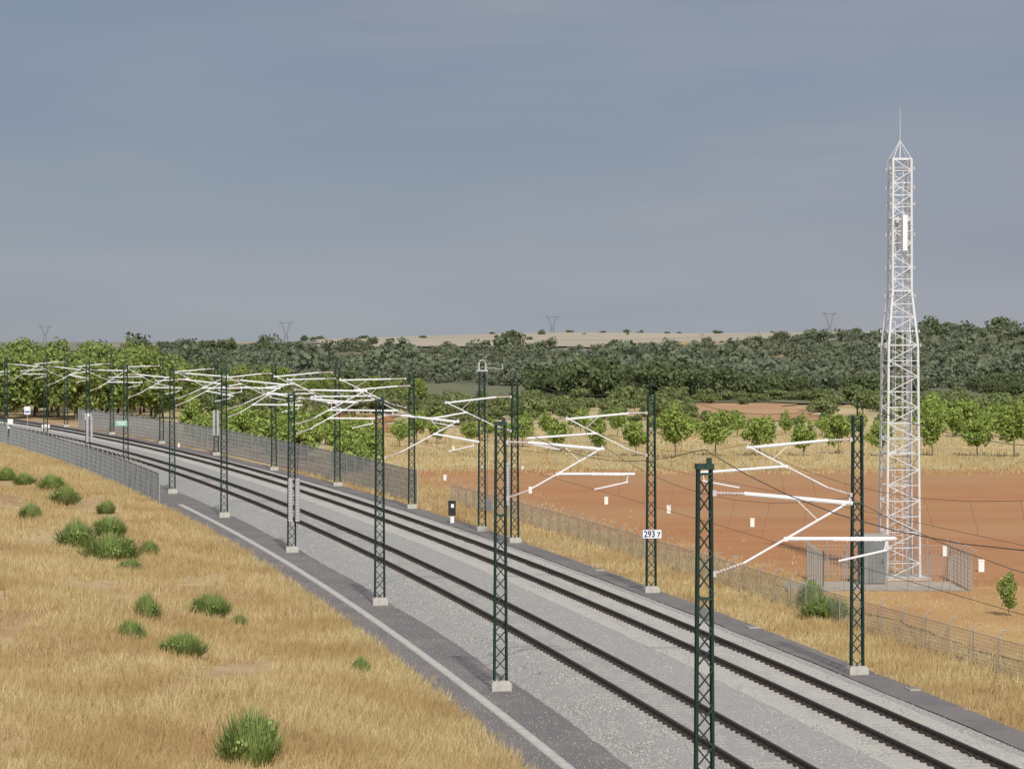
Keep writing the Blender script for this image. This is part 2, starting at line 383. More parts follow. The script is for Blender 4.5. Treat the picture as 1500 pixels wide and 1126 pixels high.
# wires
def loc2w(p,y,off):
    a=heading(y); return Vector((p[0]+off[0]*math.cos(a)-off[1]*math.sin(a),p[1]+off[0]*math.sin(a)+off[1]*math.cos(a),p[2]+off[2]))
def wires(rowd,sg,zo,k,name,first):
    rd=list(rowd)
    (p0,h0),(p1,h1)=rd[0],rd[1]
    y0=p0[1]-29; s0=-5.55 if sg>0 else 5.6
    rd=[(P(y0,s0,p0[2]-float(zg(p0[1]))),h0),(P(y0-29,s0,p0[2]-float(zg(p0[1]))),h0)][::-1]+rd if sg<0 else [(P(y0,s0,-.6),h0)]+rd
    ms=[loc2w(p,p[1],(sg*3.15*k,0,6.78+zo)) for p,h in rd]; ct=[loc2w(p,p[1],(sg*2.95*k,0,5.44+zo)) for p,h in rd]
    base=rd[1][0]
    t=tag(empty('overhead_line',base),'thin carrier and contact wires strung over the %s track'%first,'overhead wire','overhead wires')
    B=Vector(base)
    m=MB(); c=MB(); d=MB()
    for i in range(len(ms)-1):
        A,Bb=ms[i]-B,ms[i+1]-B; pts=[]
        for j in range(9):
            u=j/8; q=A.lerp(Bb,u); q.z-=.7*4*u*(1-u); pts.append(q)
        m.path(pts,.008,4); a2,b2=ct[i]-B,ct[i+1]-B
        c.bar(a2,b2,.007,4)
        for j in range(1,8,1):
            d.bar(pts[j],a2.lerp(b2,j/8),.004,3)
    m.build('carrier_wire',M['wire'],t); c.build('contact_wire',M['wire'],t); d.build('droppers',M['wire'],t)
    tp=[loc2w(p,p[1],(0,0,h+.42)) for p,h in rd]; e=MB()
    for i in range(len(tp)-1):
        pts=[]
        for j in range(9):
            u=j/8; q=tp[i].lerp(tp[i+1],u)-B; q.z-=.75*4*u*(1-u); pts.append(q)
        e.path(pts,.011,4)
    o=e.build('earth_wire',M['wire']); o.location=base
    tag(o,'thin sagging wire running from top to top of the masts of the %s row'%first,'wire','wires along mast tops')
wires(Lrow,1,.6,1.0,'l','left'); wires(Rrow,-1,.36,1.1,'r','right')
def weights(p,y,off,label,n=2):
    w=loc2w(p,y,off); t=tag(empty('tension_weight',w,heading(y)),label,'counterweight','counterweights hanging beside masts')
    for i in range(n):
        b=MB(); pr=[]
        for j in range(14):
            z=j*.15; pr+= [(.12,z),(.12,z+.125),(.095,z+.128),(.095,z+.148)]
        b.lathe((i*.34,0,0),pr,12); b.build('weight_stack',M['alud'],t)
    b=MB()
    for i in range(n): b.bar((i*.34,0,-.3),(i*.34,0,3.4),.014,4)
    b.build('hanger_rod',M['wire'],t)
weights(Lrow[3][0],Lrow[3][0][1],(-.1,-.35,1.5),'pale grey counterweights beside the fourth mast of the bank-side row')
weights(Lrow[7][0],Lrow[7][0][1],(-.1,-.35,1.6),'small pale counterweights beside a distant mast near the left edge',2)
weights(Rrow[6][0],Rrow[6][0][1],(-.25,-.35,1.7),'pale counterweights beside a distant far-side mast in front of dark trees',2)
weights(Rrow[2][0],Rrow[2][0][1],(-.45,-.3,1.9),'grey counterweights between the switch mast and its neighbour',1)
# ------------------------------------------------------------------ radio tower
tp=plane(1318,846,-.3)
t=tag(empty('radio_tower',tp,.12),'tall white lattice telecom tower with a spike on top','radio tower')
def hw(z):
    if z<9.9: return .72-.09*z/9.9
    if z<12.2: return .63-.22*(z-9.9)/2.3
    return .41-.015*(z-12.2)/5.6
lv=[.66*i for i in range(16)]+[10.5,11.1,11.65,12.2]+[12.2+.51*i for i in range(1,12)]
for sx,sy in ((-1,-1),(1,-1),(1,1),(-1,1)):
    b=MB()
    for a,c in ((0,9.9),(9.9,12.2),(12.2,17.8)): b.bar((sx*hw(a),sy*hw(a),a),(sx*hw(c),sy*hw(c),c),.055,8)
    for z in (3,6,9,12,15): b.lathe((sx*hw(z),sy*hw(z),z-.02),[(.08,0),(.08,.05)],8)
    b.build('leg',M['galv'],t)
b=MB()
cor=[(-1,-1),(1,-1),(1,1),(-1,1)]
for i in range(len(lv)-1):
    z0,z1=lv[i],lv[i+1]
    for j in range(4):
        a=cor[j]; c=cor[(j+1)%4]
        if i%2: a,c=c,a
        b.bar((a[0]*hw(z0),a[1]*hw(z0),z0),(c[0]*hw(z1),c[1]*hw(z1),z1),.022,4)
b.build('diagonal_bracing',M['galv'],t)
for i,z in enumerate(lv):
    if z<.1: continue
    hb=MB(); r_=.036 if abs(z-12.2)<.01 or abs(z-9.9)<.01 or z>17.7 else .021
    for j in range(4):
        a=cor[j]; c=cor[(j+1)%4]; hb.bar((a[0]*hw(z),a[1]*hw(z),z),(c[0]*hw(z),c[1]*hw(z),z),r_,4)
    hb.build('horizontal_ring',M['galv'],t)
b=MB()
for x in (-.17,.17): b.bar((x,.1,.2),(x,.1,17.6),.018,4)
for i in range(62): b.bar((-.17,.1,.4+i*.28),(.17,.1,.4+i*.28),.010,4)
for z in np.arange(1.5,17,1.2):
    b.path([(-.17,.1,z),(-.33,-.15,z),(-.2,-.40,z),(.2,-.40,z),(.33,-.15,z),(.17,.1,z)],.012,4)
for x,y in ((-.33,-.15),(.33,-.15),(0,-.40)): b.bar((x,y,1.5),(x,y,16.9),.010,4)
b.build('ladder',M['galv'],t)
b=MB()
for x in (.25,.30,.35): b.bar((x,-.2,.1),(x,-.2,16.5),.016,5)
b.build('cable_run',M['alud'],t)
def antenna(x,y,z,h):
    a=MB().box((x,y,z+h/2),(.2,.1,h)).box((x,y+.12,z+h*.2),(.06,.16,.06)).box((x,y+.12,z+h*.8),(.06,.16,.06)).build('panel_antenna',M['white'],t)
    MB().bar((x,y+.2,z-.15),(x,y+.2,z+h+.15),.03,6).build('mount_pole',M['galv'],a)
antenna(.06,-.62,13.9,1.5); antenna(-.02,.62,14.0,1.4)
for z in (9.9,10.5,12,13.2,14.6,15.9,16.6,17.4):
    e=hw(z)+.12
    for sy in (-1,1):
        b=MB(); b.bar((-e,sy*hw(z),z),(e,sy*hw(z),z),.02,4)
        for sx in(-1,1): b.box((sx*e,sy*hw(z),z),(.05,.05,.15))
        b.build('bracket',M['alud'],t)
for z in (5.3,9.0,12.2,15.2,17.75): MB().box((0,.1,z+.03),(hw(z)*1.7,hw(z)*1.6,.04)).build('rest_platform',M['galv'],t)
b=MB()
for sx,sy in cor: b.bar((sx*.395,sy*.395,17.8),(0,0,18.6),.018,4)
b.bar((0,0,17.8),(0,0,18.6),.025,6); b.bar((0,0,18.6),(0,0,20.0),.016,6,.006); b.build('lightning_spike',M['galv'],t)
MB().box((0,0,-.08),(2.2,2.2,.3)).build('concrete_base',M['conc'],t)
x0,x1,yy0,yy1=12.6,18.6,124.2,131.0
zc=float(zg(127))-.36
tag(MB().box(((x0+x1)/2-.8,126.6,zc+.01),(x1-x0+1.2,4.4,.12)).build('concrete_slab',M['slab']),kind='structure')
cb=tag(empty('equipment_cabinet',(14.95,127.6,zc+.05),.1),'dark grey equipment cabinet standing left of the lattice tower','cabinet')
MB().box((0,0,1.0),(1.0,.9,2.0)).build('body',M['grey'],cb)
MB().box((0,0,2.05),(1.2,1.1,.09)).build('roof',M['fencel'],cb)
dr=MB().box((0,-.465,1.0),(.84,.025,1.8)).build('door',M['grey'],cb); MB().box((.34,-.49,1.0),(.03,.025,.2)).build('handle',M['black'],dr)
def postmesh(h): return MB().bar((0,0,-.1),(0,0,h),.028,6).path([(0,0,h),(.05,0,h+.11),(.14,0,h+.19),(.25,0,h+.2)],.022,5).mesh('post',M['fencel'])
POST=postmesh(1.15); POSTC=postmesh(1.5)
def fence(pts,rzf,label,hgt,vs,vw,post,m,name='wire_fence',nh=6):
    base=pts[0]; t=tag(empty(name,base),label,'fence'); B=Vector(base)
    for p,rz in zip(pts,rzf): ob('post',post,t,tuple(Vector(p)-B),rz)
    b=MB()
    for a,c in zip(pts[:-1],pts[1:]):
        a=Vector(a)-B; c=Vector(c)-B; L=(c-a).length; n=max(1,int(L/vs))
        for j in range(n):
            q=a.lerp(c,(j+.5)/n); b.bar(q+Vector((0,0,.03)),q+Vector((0,0,hgt)),vw,3)
        for k in range(nh+1):
            z=.05+(hgt-.1)*k/nh; b.bar(a+Vector((0,0,z)),c+Vector((0,0,z)),max(vw,.006)*(1.6 if k in(0,nh) else .8),3)
    b.build('wire_mesh',m,t)
    return t
yy=np.arange(62,188,2.2); fence([P(y,9.2 if y>110 else 9.2+(110-y)*.04,-.36) for y in yy],[heading(y) for y in yy],'low wire fence with curved post tops between the right verge and the orange field',1.15,.12,.0065,POST,M['fencel'],nh=9)
PT=MB().box((0,0,1.0),(.06,.06,2.1)).path([(0,0,2.0),(.02,0,2.1),(.22,0,2.25)],.022,4).mesh('post',M['fencel'])
yy=np.arange(186,345,3.0); fence([P(y,6.9,-.36) for y in yy],[heading(y) for y in yy],'tall grey fence beyond the tracks in front of the green trees',2.05,.13,.011,PT,M['fence'])
yy=np.arange(190,420,3.0); fence([P(y,-7.9,-.62) for y in yy],[heading(y)+math.pi for y in yy],'grey fence between the dry grass bank and the tracks at left',1.95,.13,.011,PT,M['fence'])
cp=[]; rz=[]
for a,c,r in (((x0,yy0),(x1,yy0),-math.pi/2),((x1,yy0),(x1,yy1),0),((x1,yy1),(x0,yy1),math.pi/2),((x0,yy1),(x0,yy0),math.pi)):
    n=7
    for j in range(n): cp.append((a[0]+(c[0]-a[0])*j/n,a[1]+(c[1]-a[1])*j/n,zc)); rz.append(r)
cp.append(cp[0]); rz.append(rz[0])
fence(cp,rz,'square wire fence enclosing the base of the lattice tower',1.5,.14,.006,POSTC,M['fencel'],'compound_fence',8)
# ------------------------------------------------------------------ small things
def block(px,py,label,s=1.0):
    s*=.8
    p=at(px,py); t=tag(empty('marker_block',p,random.uniform(-.2,.2)),label,'marker block','white blocks in the fields')
    MB().box((0,0,.26*s),(.27*s,.27*s,.6*s)).build('body',M['white'],t); MB().box((0,0,.58*s),(.31*s,.31*s,.05*s)).build('cap',M['white'],t)
for px,py,l,s in ((1438,838,'white concrete block in the orange field, rightmost of all',1.15),(1385,815,'white block seen through the compound fence right of the tower',1.0),
  (1102,772,'white block in the orange field between the sixth orchard tree and tower',1.0),(980,752,'white block in the orange field just right of the mast with the sign',1.0),
  (888,739,'white block in the orange field left of the mast with the sign',1.0),(777,723,'white block in the orange field just right of two close masts',.95),
  (652,704,'white block at the left tip of the orange field',.9),(664,660,'small white block beyond the orange field among the left orchard trees',.8),(766,690,'white block on the back edge of the orange field behind a mast',.8),
  (712,790,'low white block on the verge beside the switch mast',.8),(262,655,'small white block beside the far tracks',.8)): block(px,py,l,s)
p=plane(662,766,-.35); t=tag(empty('trackside_box',p,heading(150)),'black trackside box on a short white striped post beside the tracks','signal box')
MB().box((0,0,.8),(.36,.3,.75)).box((0,0,1.2),(.4,.34,.05)).build('housing',M['black'],t); MB().box((0,0,.2),(.2,.18,.45)).build('post',M['white'],t); MB().box((0,-.155,.95),(.16,.01,.2)).build('plate',M['white'],t)
def textmesh(s,size,m):
    cu=bpy.data.curves.new('txt','FONT'); cu.body=s; cu.size=size; cu.align_x='CENTER'; cu.align_y='CENTER'; cu.extrude=.004; cu.offset=.008
    o=bpy.data.objects.new('txt',cu); C.objects.link(o); bpy.context.view_layer.update()
    me=bpy.data.meshes.new_from_object(o.evaluated_get(bpy.context.evaluated_depsgraph_get())); bpy.data.objects.remove(o); me.materials.clear(); me.materials.append(m); return me
rp=Rrow[1][0]; w=loc2w(rp,rp[1],(0,-.16,2.2))
t=tag(empty('number_sign',w,heading(rp[1])-.1),'small white sign with number 293 fixed on a green mast','sign')
MB().box((0,0,.18),(.80,.02,.38)).build('plate',M['white'],t)
b=MB(); 
for z in (.0,.36): b.box((0,-.013,z),(.80,.008,.015))
for x in (-.39,.39): b.box((x,-.013,.18),(.015,.008,.34))
b.build('border',M['ink'],t)
o=ob('number',textmesh('293',.36,M['ink']),t,(-.105,-.016,.17)); o.rotation_euler=(math.pi/2,0,0); o.scale=(.86,1,1)
o=ob('small_number',textmesh('7',.27,M['ink']),t,(.27,-.016,.15)); o.rotation_euler=(math.pi/2,0,0)
gp=Lrow[6][0]; w=loc2w(gp,gp[1],(-.35,-.2,3.7)); t=tag(empty('green_sign',w,heading(gp[1])),'small green sign fixed on a distant mast at left','sign')
MB().box((0,0,.22),(.9,.02,.42)).build('plate',M['signgreen'],t); MB().box((0,-.015,.29),(.7,.008,.06)).box((0,-.015,.15),(.56,.008,.06)).build('lettering',M['white'],t)
def postsign(px,py,hp,label,w_=.45,h_=.6,stripe=True,zo=-.5):
    p=plane(px,py,zo); t=tag(empty('post_sign',p,heading(p[1])-.25),label,'sign','small white signs at the left')
    MB().bar((0,0,0),(0,0,hp),.03,6).build('post',M['alud'],t); MB().box((0,-.04,hp),(w_,.02,h_)).build('plate',M['white'],t)
    if stripe:
        b=MB(); b.box((0,-.056,hp-h_*.18),(w_*.8,.008,h_*.2)).build('stripe',M['blue'],t)
postsign(15,652,2.0,'white plate with blue stripe, leftmost of the small signs',.5,.9)
postsign(40,640,2.7,'tall white plate with blue stripe, second sign from the left',.6,.8)
postsign(67,640,1.1,'low wide white plate near the left edge',.8,.35,False)
postsign(129,652,2.7,'white square plate beside the eighth mast at left',.6,.6)
cvs=((1085,919,5.9),(1328,1010,6.0),(905,835,5.9))
for i,(px,py,s) in enumerate(cvs):
    q=plane(px,py,-.33); t=tag(empty('drain_cover',P(q[1],s,-.325),heading(q[1])),'flat concrete drain cover on the right-hand path, %s from the camera'%['second','nearest','farthest'][i],'drain cover','drain covers')
    MB().box((0,0,.0),(.45,.6,.06)).build('slab',M['slab'],t); MB().box((0,0,.035),(.28,.4,.015)).build('lid',M['fence'],t)
def pylon(px,D,hgt,label,yb=500):
    x=(px-750)*D/F; z=float(gz(x,D)); t=tag(empty('power_pylon',(x,D,z)),label,'pylon','distant power pylons on the skyline')
    T=H+(500-yb)*D/F+hgt-z; w=9.
    b=MB(); r=.5
    k=T*.45
    for s in(-1,1):
        b.bar((s*3.2,0,0),(s*1.3,0,k),r); b.bar((s*1.3,0,k),(s*6.5,0,T*.93),r); b.bar((s*.6,0,k),(s*4.0,0,T*.9),r*.7)
    for i in range(5): z0=k*i/5; z1=k*(i+1)/5; s=1 if i%2 else -1; b.bar((s*(3.2-1.9*z0/k),0,z0),(-s*(3.2-1.9*z1/k),0,z1),r*.7)
    b.build('lattice_body',M['pylon'],t)
    MB().bar((-w,0,T*.88),(w,0,T*.88),r).bar((-w,0,T*.88),(-6.5,0,T*.97),r*.7).bar((w,0,T*.88),(6.5,0,T*.97),r*.7).build('cross_arm',M['pylon'],t)
pylon(419,3900,29,'faint grey power pylon on the skyline above the left trees',502); pylon(809,3900,31,'faint grey power pylon above the middle of the distant tan field',496)
pylon(1215,3900,22,'faint grey power pylon on the skyline left of the telecom tower',480); pylon(66,4200,16,'faint power pylon just above the trees near the left edge',492)
# ------------------------------------------------------------------ vegetation
def crown(R,Hc,z0,ncl,nleaf,ls,shape=1.0,seed=0,cr=.42):
    g=np.random.default_rng(seed); out=[]
    cen=[]
    for i in range(ncl):
        while True:
            q=g.uniform(-1,1,3)
            if q@q<1: break
        cen.append(q*np.array([.72,.72,.72])); 
    cen=np.array(cen); r=g.uniform(.5,1.25,ncl)*cr
    w=r**2/np.sum(r**2)
    for c,rr,ww in zip(cen,r,w):
        n=max(4,int(nleaf*ww)); d=g.normal(size=(n,3)); d/=np.linalg.norm(d,axis=1)[:,None]
        p=c+d*rr*g.uniform(.6,1.15,(n,1))
        out.append(np.concatenate([p,d],1))
    A=np.concatenate(out); p=A[:,:3]; d=A[:,3:]
    if shape!=1.0: f=1-(p[:,2]+1)*.5*(1-shape); p[:,0]*=f; p[:,1]*=f
    p=p*np.array([R,R,Hc/2])+np.array([0,0,z0+Hc/2])
    d=d+g.normal(size=d.shape)*.55; d/=np.linalg.norm(d,axis=1)[:,None]
    n=len(p); rv=g.normal(size=(n,3)); t1=np.cross(d,rv); t1/=np.linalg.norm(t1,axis=1)[:,None]; t2=np.cross(d,t1)
    s=(ls*g.uniform(.6,1.3,n))[:,None]
    return np.stack([p-t1*s*.6-t2*s*.2,p-t2*s*.9+t1*s*.1,p+t1*s*.6+t2*s*.1,p+t2*s*.95],1)
def trunk(h,r,R,seed,limbs=5):
    g=random.Random(seed); b=MB(); top=Vector((g.uniform(-.1,.1),g.uniform(-.1,.1),h*.62))
    b.bar((0,0,-.2),tuple(top*.45),r*1.15,7,r*.8); b.bar(tuple(top*.45),tuple(top),r*.8,7,r*.5)
    for i in range(limbs):
        a=i*6.28/limbs+g.uniform(-.4,.4); s=top*g.uniform(.5,1.0); e=s+Vector((math.cos(a)*R*.6,math.sin(a)*R*.6,h*g.uniform(.15,.32)))
        m=s.lerp(e,.5)+Vector((0,0,h*.02)); b.bar(s,m,r*.4,5,r*.3); b.bar(m,e,r*.3,5,r*.1)
    return b.mesh('trunk',M['bark'])
def variants(n,h,R,z0f,ncl,nl,ls,m,tr,shape=1.0,cr=.42,sd=0):
    vs=[]
    for i in range(n):
        hh=h*random.uniform(.85,1.15); RR=R*random.uniform(.82,1.15)
        vs.append((trunk(hh,tr,RR,sd+i),npmesh('crown',crown(RR,hh*(1-z0f),hh*z0f,ncl,nl,ls,shape,sd+i,cr),4,m)))
    return vs
def tree(name,v,x,y,label,cat,group,sc=1.0,z=None):
    t=tag(empty(name,(x,y,float(gz(x,y)) if z is None else z),random.uniform(0,6.28)),label,cat,group); t.scale=(sc*random.uniform(.9,1.1),sc*random.uniform(.9,1.1),sc*random.uniform(.92,1.08))
    ob('trunk',v[0],t); ob('crown',v[1],t); return t
OV=variants(8,3.6,1.5,.16,28,2000,.13,M['orch'],.05,.8,cr=.32,sd=100)
orow=[(818,662,.95),(875,668,1.0),(932,668,1.0),(990,672,1.2),(1048,668,1.15),(1113,668,1.15),(1178,668,1.08),(1228,665,1.1),(1290,668,1.0),(1366,668,1.15),(1432,668,1.1),(1486,670,1.25)]
on=['leftmost','second','third','fourth','fifth','sixth','seventh','eighth','ninth','tenth','eleventh','rightmost']
for i,(px,py,s) in enumerate(orow):
    p=at(px,py); tree('orchard_tree',OV[i%8],p[0],p[1],'small bright green tree behind the orange field, %s in its row'%(on[i]+('' if i in(0,11) else ' from left')),'tree','row of young trees behind the field',s)
orow2=[(690,652,.8),(715,646,.75),(765,655,.95),(742,650,.7),(640,650,.9),(610,648,.95),(585,655,.9),(800,640,.75),(850,636,.8),(905,640,.8),(1080,640,.75),(960,636,.7),(1150,638,.8),(1020,640,.7),(1205,640,.75),(1260,640,.7)]
for i,(px,py,s) in enumerate(orow2):
    p=at(px,py); tree('orchard_tree',OV[(i+2)%8],p[0],p[1],'small loose green tree scattered on the straw strip beyond the orange field','tree','loose small trees on the straw strip',s)
p=at(1478,905); tree('sapling',OV[1],p[0],p[1],'thin green sapling at the right edge beside the wire fence','sapling',None,.42)
HV=variants(6,3.6,1.9,.05,22,1900,.18,M['orch'],.08,.85,cr=.36,sd=200)
i=0
while i<42:
    y=random.uniform(196,320); s=random.uniform(8.8,26)
    q=P(y,s)
    if 750+F*q[0]/y>548: continue
    i+=1; tree('green_tree',HV[i%6],q[0],q[1],'bushy green tree behind the tall grey fence beyond the tracks','tree','bushy trees behind the tall fence',random.uniform(.6,1.0))
for i,px in enumerate((1365,1400,1440,1475,1510,1385,1425,1460,1495,1345,1520,1410)):
    p=at(px,640-(i>4)*10); tree('green_bush',HV[i%6],p[0],p[1],'bright green bush clump at the foot of the wood right of the tower','bush','bright bushes right of the tower',random.uniform(.8,1.05))
GV=variants(6,3.4,2.6,.03,18,900,.28,M['hedge'],.1,cr=.36,sd=300)
def scrub(n,pa,pb,ya,yb,sa,sb):
    for i in range(n):
        px=random.uniform(pa,pb); y=1/random.uniform(1/yb,1/ya)
        x=(px-750)*y/F; tree('scrub_bush',GV[i%6],x,y,'olive green scrub bush on the near side of the dark wood','bush','scrub bushes before the wood',random.uniform(sa,sb))
scrub(80,560,1010,370,470,.5,1.0); scrub(24,1000,1360,330,375,.2,.5); scrub(55,1200,1520,380,470,.5,.95); scrub(26,600,1000,340,385,.2,.45); scrub(40,240,600,385,470,.6,1.05); scrub(22,1000,1240,455,490,.4,.8)
PV=variants(7,9.3,4.0,.06,44,3200,.31,M['pop'],.18,.93,cr=.30,sd=400)
for i in range(38):
    px=-25+i*7.5+random.uniform(-5,5); y=random.uniform(372,430); x=(px-750)*y/F
    tree('tall_tree',PV[i%7],x,y,'tall leafy green tree in the belt at the left edge','tree','tall trees at the left edge',random.uniform(.88,1.04)*(1 if px<228 else .75))
for i in range(32):
    px=225+i*12.5+random.uniform(-5,5); y=random.uniform(430,475); x=(px-750)*y/F
    tree('broad_tree',PV[(i*5+1)%7],x,y,'mid green broad tree behind the dense cluster of mast arms','tree','mid green trees behind the mast arms',random.uniform(.42,.66)*(1.1 if px<420 else .8))
WV=variants(8,4.8,3.2,.03,20,700,.36,M['oak'],.2,sd=500,cr=.38)
N_=3400; yy=1/rng.uniform(1/1750,1/482,N_); pxx=rng.uniform(190,1560,N_); xx=(pxx-750)*yy/F
edge=482+45*np.sin(pxx/95.)+30*np.sin(pxx/37.+1)+np.where((pxx>1000)&(pxx<1240),25,0)
gap=np.sin(xx/23+yy/95)+np.sin(xx/41-yy/60+2)
k_=(yy>edge)&(gap>-1.1); yy=yy[k_]; xx=xx[k_]
order=np.argsort(yy); n_ind=230
def hf(x,y): return .80+.28*math.sin(x/19+y/70)*math.sin(y/55-x/33)+.1*math.sin(x/7.)
for k,i in enumerate(order[:n_ind]):
    tree('oak_tree',WV[k%8],xx[i],yy[i],'dark green oak along the near edge of the wide wood','tree','oaks on the near edge of the wood',random.uniform(.75,1.25)*hf(xx[i],yy[i]))
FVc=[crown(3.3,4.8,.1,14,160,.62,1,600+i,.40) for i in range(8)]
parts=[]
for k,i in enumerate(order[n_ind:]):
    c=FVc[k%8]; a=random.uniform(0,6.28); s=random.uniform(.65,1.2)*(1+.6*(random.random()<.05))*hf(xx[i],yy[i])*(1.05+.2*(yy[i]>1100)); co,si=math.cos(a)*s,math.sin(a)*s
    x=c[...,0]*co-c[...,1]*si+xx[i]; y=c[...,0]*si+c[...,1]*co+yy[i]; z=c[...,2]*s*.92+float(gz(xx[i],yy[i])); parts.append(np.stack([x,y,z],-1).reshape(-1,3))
tag(ob('woodland',npmesh('woodland',np.concatenate(parts),4,M['oakhaze'])),'dark oak wood covering the plain to the distant hill','woodland',kind='stuff')
SV=variants(5,8,6,.02,18,600,.7,M['oak'],.4,sd=700)
for px,D,s,l in ((752,1700,1.6,'big dark round tree on the skyline in the middle'),(735,1690,1.0,'smaller dark tree touching the big one on the skyline'),(545,1900,.8,'lone dark tree on the skyline in the left half'),
   (385,1300,.9,'dark tree on the skyline right of the tall green belt'),(1467,1350,1.4,'dark round tree on the skyline nearest the right edge'),(1363,1350,1.0,'dark tree on the skyline just right of the tower'),(1392,1350,.9,'second dark tree on the skyline right of the tower'),
   (1145,1650,.9,'low dark tree on the skyline left of the tower'),(1035,1750,.7,'small dark tree on the skyline over the pale field'),(305,1300,.95,'dark tree above the left wood beside the tall belt'),(330,1300,1.0,'second dark tree above the left wood')):
    x=(px-750)*D/F; tree('skyline_tree',SV[int(px)%5],x,D,l,'tree',None,s)
for i in range(60):
    px=random.uniform(240,1500); D=random.uniform(1900,2700); x=(px-750)*D/F
    tree('distant_tree',SV[i%5],x,D,'tiny dark tree scattered on the distant skyline hill','tree','tiny trees on the distant hill',random.uniform(.3,.7))
# broom bushes
def broom(n,R,h,seed):
    g=np.random.default_rng(seed); a=g.uniform(0,6.28,n); rr=np.sqrt(g.uniform(0,1,n)); lob=1+.25*np.sin(a*3+seed)+.15*np.sin(a*5+2*seed)
    rr2=rr*lob
    b0=np.stack([np.cos(a)*rr2*R*.55,np.sin(a)*rr2*R*.55,np.zeros(n)-.05],-1)
    tip=np.stack([np.cos(a)*rr2*R,np.sin(a)*rr2*R,h*np.sqrt(np.clip(1-rr**2*.8,0,1))*g.uniform(.4,1.1,n)],-1)+g.normal(0,.07,(n,3))
    md=b0*.35+tip*.65+g.normal(0,.03,(n,3)); w=np.stack([-np.sin(a+g.uniform(-1,1,n)),np.cos(a),np.zeros(n)],-1)*.018
    return np.stack([md-w,md+w,tip+w*.3,tip-w*.3],1), np.stack([b0-w*.7,b0+w*.7,md+w,md-w],1)
BM=[]
for i in range(5):
    T,Q=broom(1500,1.0,1.1,900+i); cr_=crown(1.05,1.0,-.05,20,800,.07,1,950+i,.3)
    BM.append(npmesh('foliage',np.concatenate([T.reshape(-1,3),Q.reshape(-1,3),cr_.reshape(-1,3)]),4,M['broom']))
BS=MB().bar((0,0,-.1),(.02,0,.35),.04,6).bar((0,0,0),(.15,.1,.4),.025,5).bar((0,0,0),(-.15,.05,.4),.025,5).mesh('stem',M['bark'])
bl=[(368,1118,.8,1.1,'green round bush nearest the camera at the bottom of the bank'),(268,962,.8,.7,'green spreading bush left of the bank middle'),(308,903,.85,.75,'green bush in the middle of the bank with pale tips'),
 (215,908,.5,.85,'thin upright green bush on the bank'),(190,938,.5,.6,'small brownish green bush below the thin upright one'),(163,822,1.3,1.1,'wide green bush patch in the upper bank'),(112,802,1.0,1.15,'green bush left of the wide patch'),
 (160,785,.95,.85,'green bush above the wide patch'),(218,812,.5,.6,'small green tuft right of the wide patch'),(95,739,.95,1.0,'green bush in the upper left of the bank'),(75,718,.9,.9,'green bush just above and left of its twin'),
 (45,762,.7,.8,'small green tuft near the left edge'),(10,703,.7,.8,'green bush cut by the left edge'),(156,752,.6,.7,'small green bush high on the bank'),(190,838,.6,.5,'low green tuft below the wide patch'),(528,988,.3,.5,'small green tuft by the grass edge near the path'),(350,918,.35,.4,'small low tuft beside the middle bush'),(35,710,.8,.7,'faint green bush near the top left of the bank'),
 (1212,908,1.0,.8,'bright green bush against the wire fence on the right verge'),(1188,893,.6,1.0,'taller green shoots behind the verge bush by the fence')]
for i,(px,py,r,h,l) in enumerate(bl):
    p=at(px,py); t=tag(empty('broom_bush',p,random.uniform(0,6)),l,'bush'); t.scale=(r,r,h*1.05); ob('foliage',BM[i%5],t); ob('stem',BS,t)
# grass blades
def blades(x,y,nb,h,w,spread):
    n_t=len(x); x=np.repeat(x,nb); y=np.repeat(y,nb); n=len(x); hs=np.repeat(rng.uniform(.35,1.35,n_t),nb)*h
    x=x+rng.normal(0,spread,n); y=y+rng.normal(0,spread,n); z=gz(x,y)-.03
    a=rng.uniform(0,np.pi,n); hh=hs*rng.uniform(.6,1.2,n); ln=rng.normal(0,.33,(n,2))*hh[:,None]+np.array([.08,.0])*hh[:,None]
    W=w*rng.uniform(.6,1.3,n)*(1+y/160)
    b=np.stack([x,y,z],-1); d=np.stack([np.cos(a)*W,np.sin(a)*W*.4,0*a],-1)
    return np.stack([b-d,b+d,b+np.stack([ln[:,0],ln[:,1],hh],-1)],1).reshape(-1,3)
def run(samp,n,nb,h,w,sp):
    x,y=samp(n); return blades(x,y,nb,h,w,sp)
def patchy(x,y): return np.sin(x*.9+y*.21+1.5*np.sin(y*.11))+np.sin(x*.45-y*.13+2)+np.sin(y*.27+x*.2)+.8*np.sin(x*2.1-y*.3)
def sampL(n):
    y=1/rng.uniform(1/290,1/66,n); xr=xc(y)-8.15/cs(y)+rng.normal(0,.12,n); xl=-1.08*y/6; u=rng.uniform(0,1,n)
    k=xl<xr; x=xl+(xr-xl)*u
    s=(xc(y)-x)*cs(y)
    keep=(rng.uniform(-2.2,2.2,n)<patchy(x,y)+.4+1.5*(s<11))&k
    return x[keep],y[keep]
def sampR(n):
    y=1/rng.uniform(1/230,1/66,n); s=rng.uniform(6.2,10.8,n)+rng.normal(0,.3,n)*(rng.uniform(0,1,n)<.3); s=np.maximum(s,6.1); return xc(y)+s/cs(y),y
def sampF(n):
    y=1/rng.uniform(1/132,1/88,n); x=xc(y)+10.5/cs(y)+rng.uniform(0,1,n)**1.4*11; k=~((x>12.3)&(x<18.9)&(y>124)&(y<129.5)); return x[k],y[k]
def sampE(n):
    y=1/rng.uniform(1/300,1/62,n); s=-8.2+rng.normal(0,.2,n); return xc(y)+s/cs(y),y
def sampG(n):
    y=1/rng.uniform(1/330,1/222,n); x=rng.uniform(-.06,.18,n)*y; k=x>xc(y)+9; return x[k],y[k]
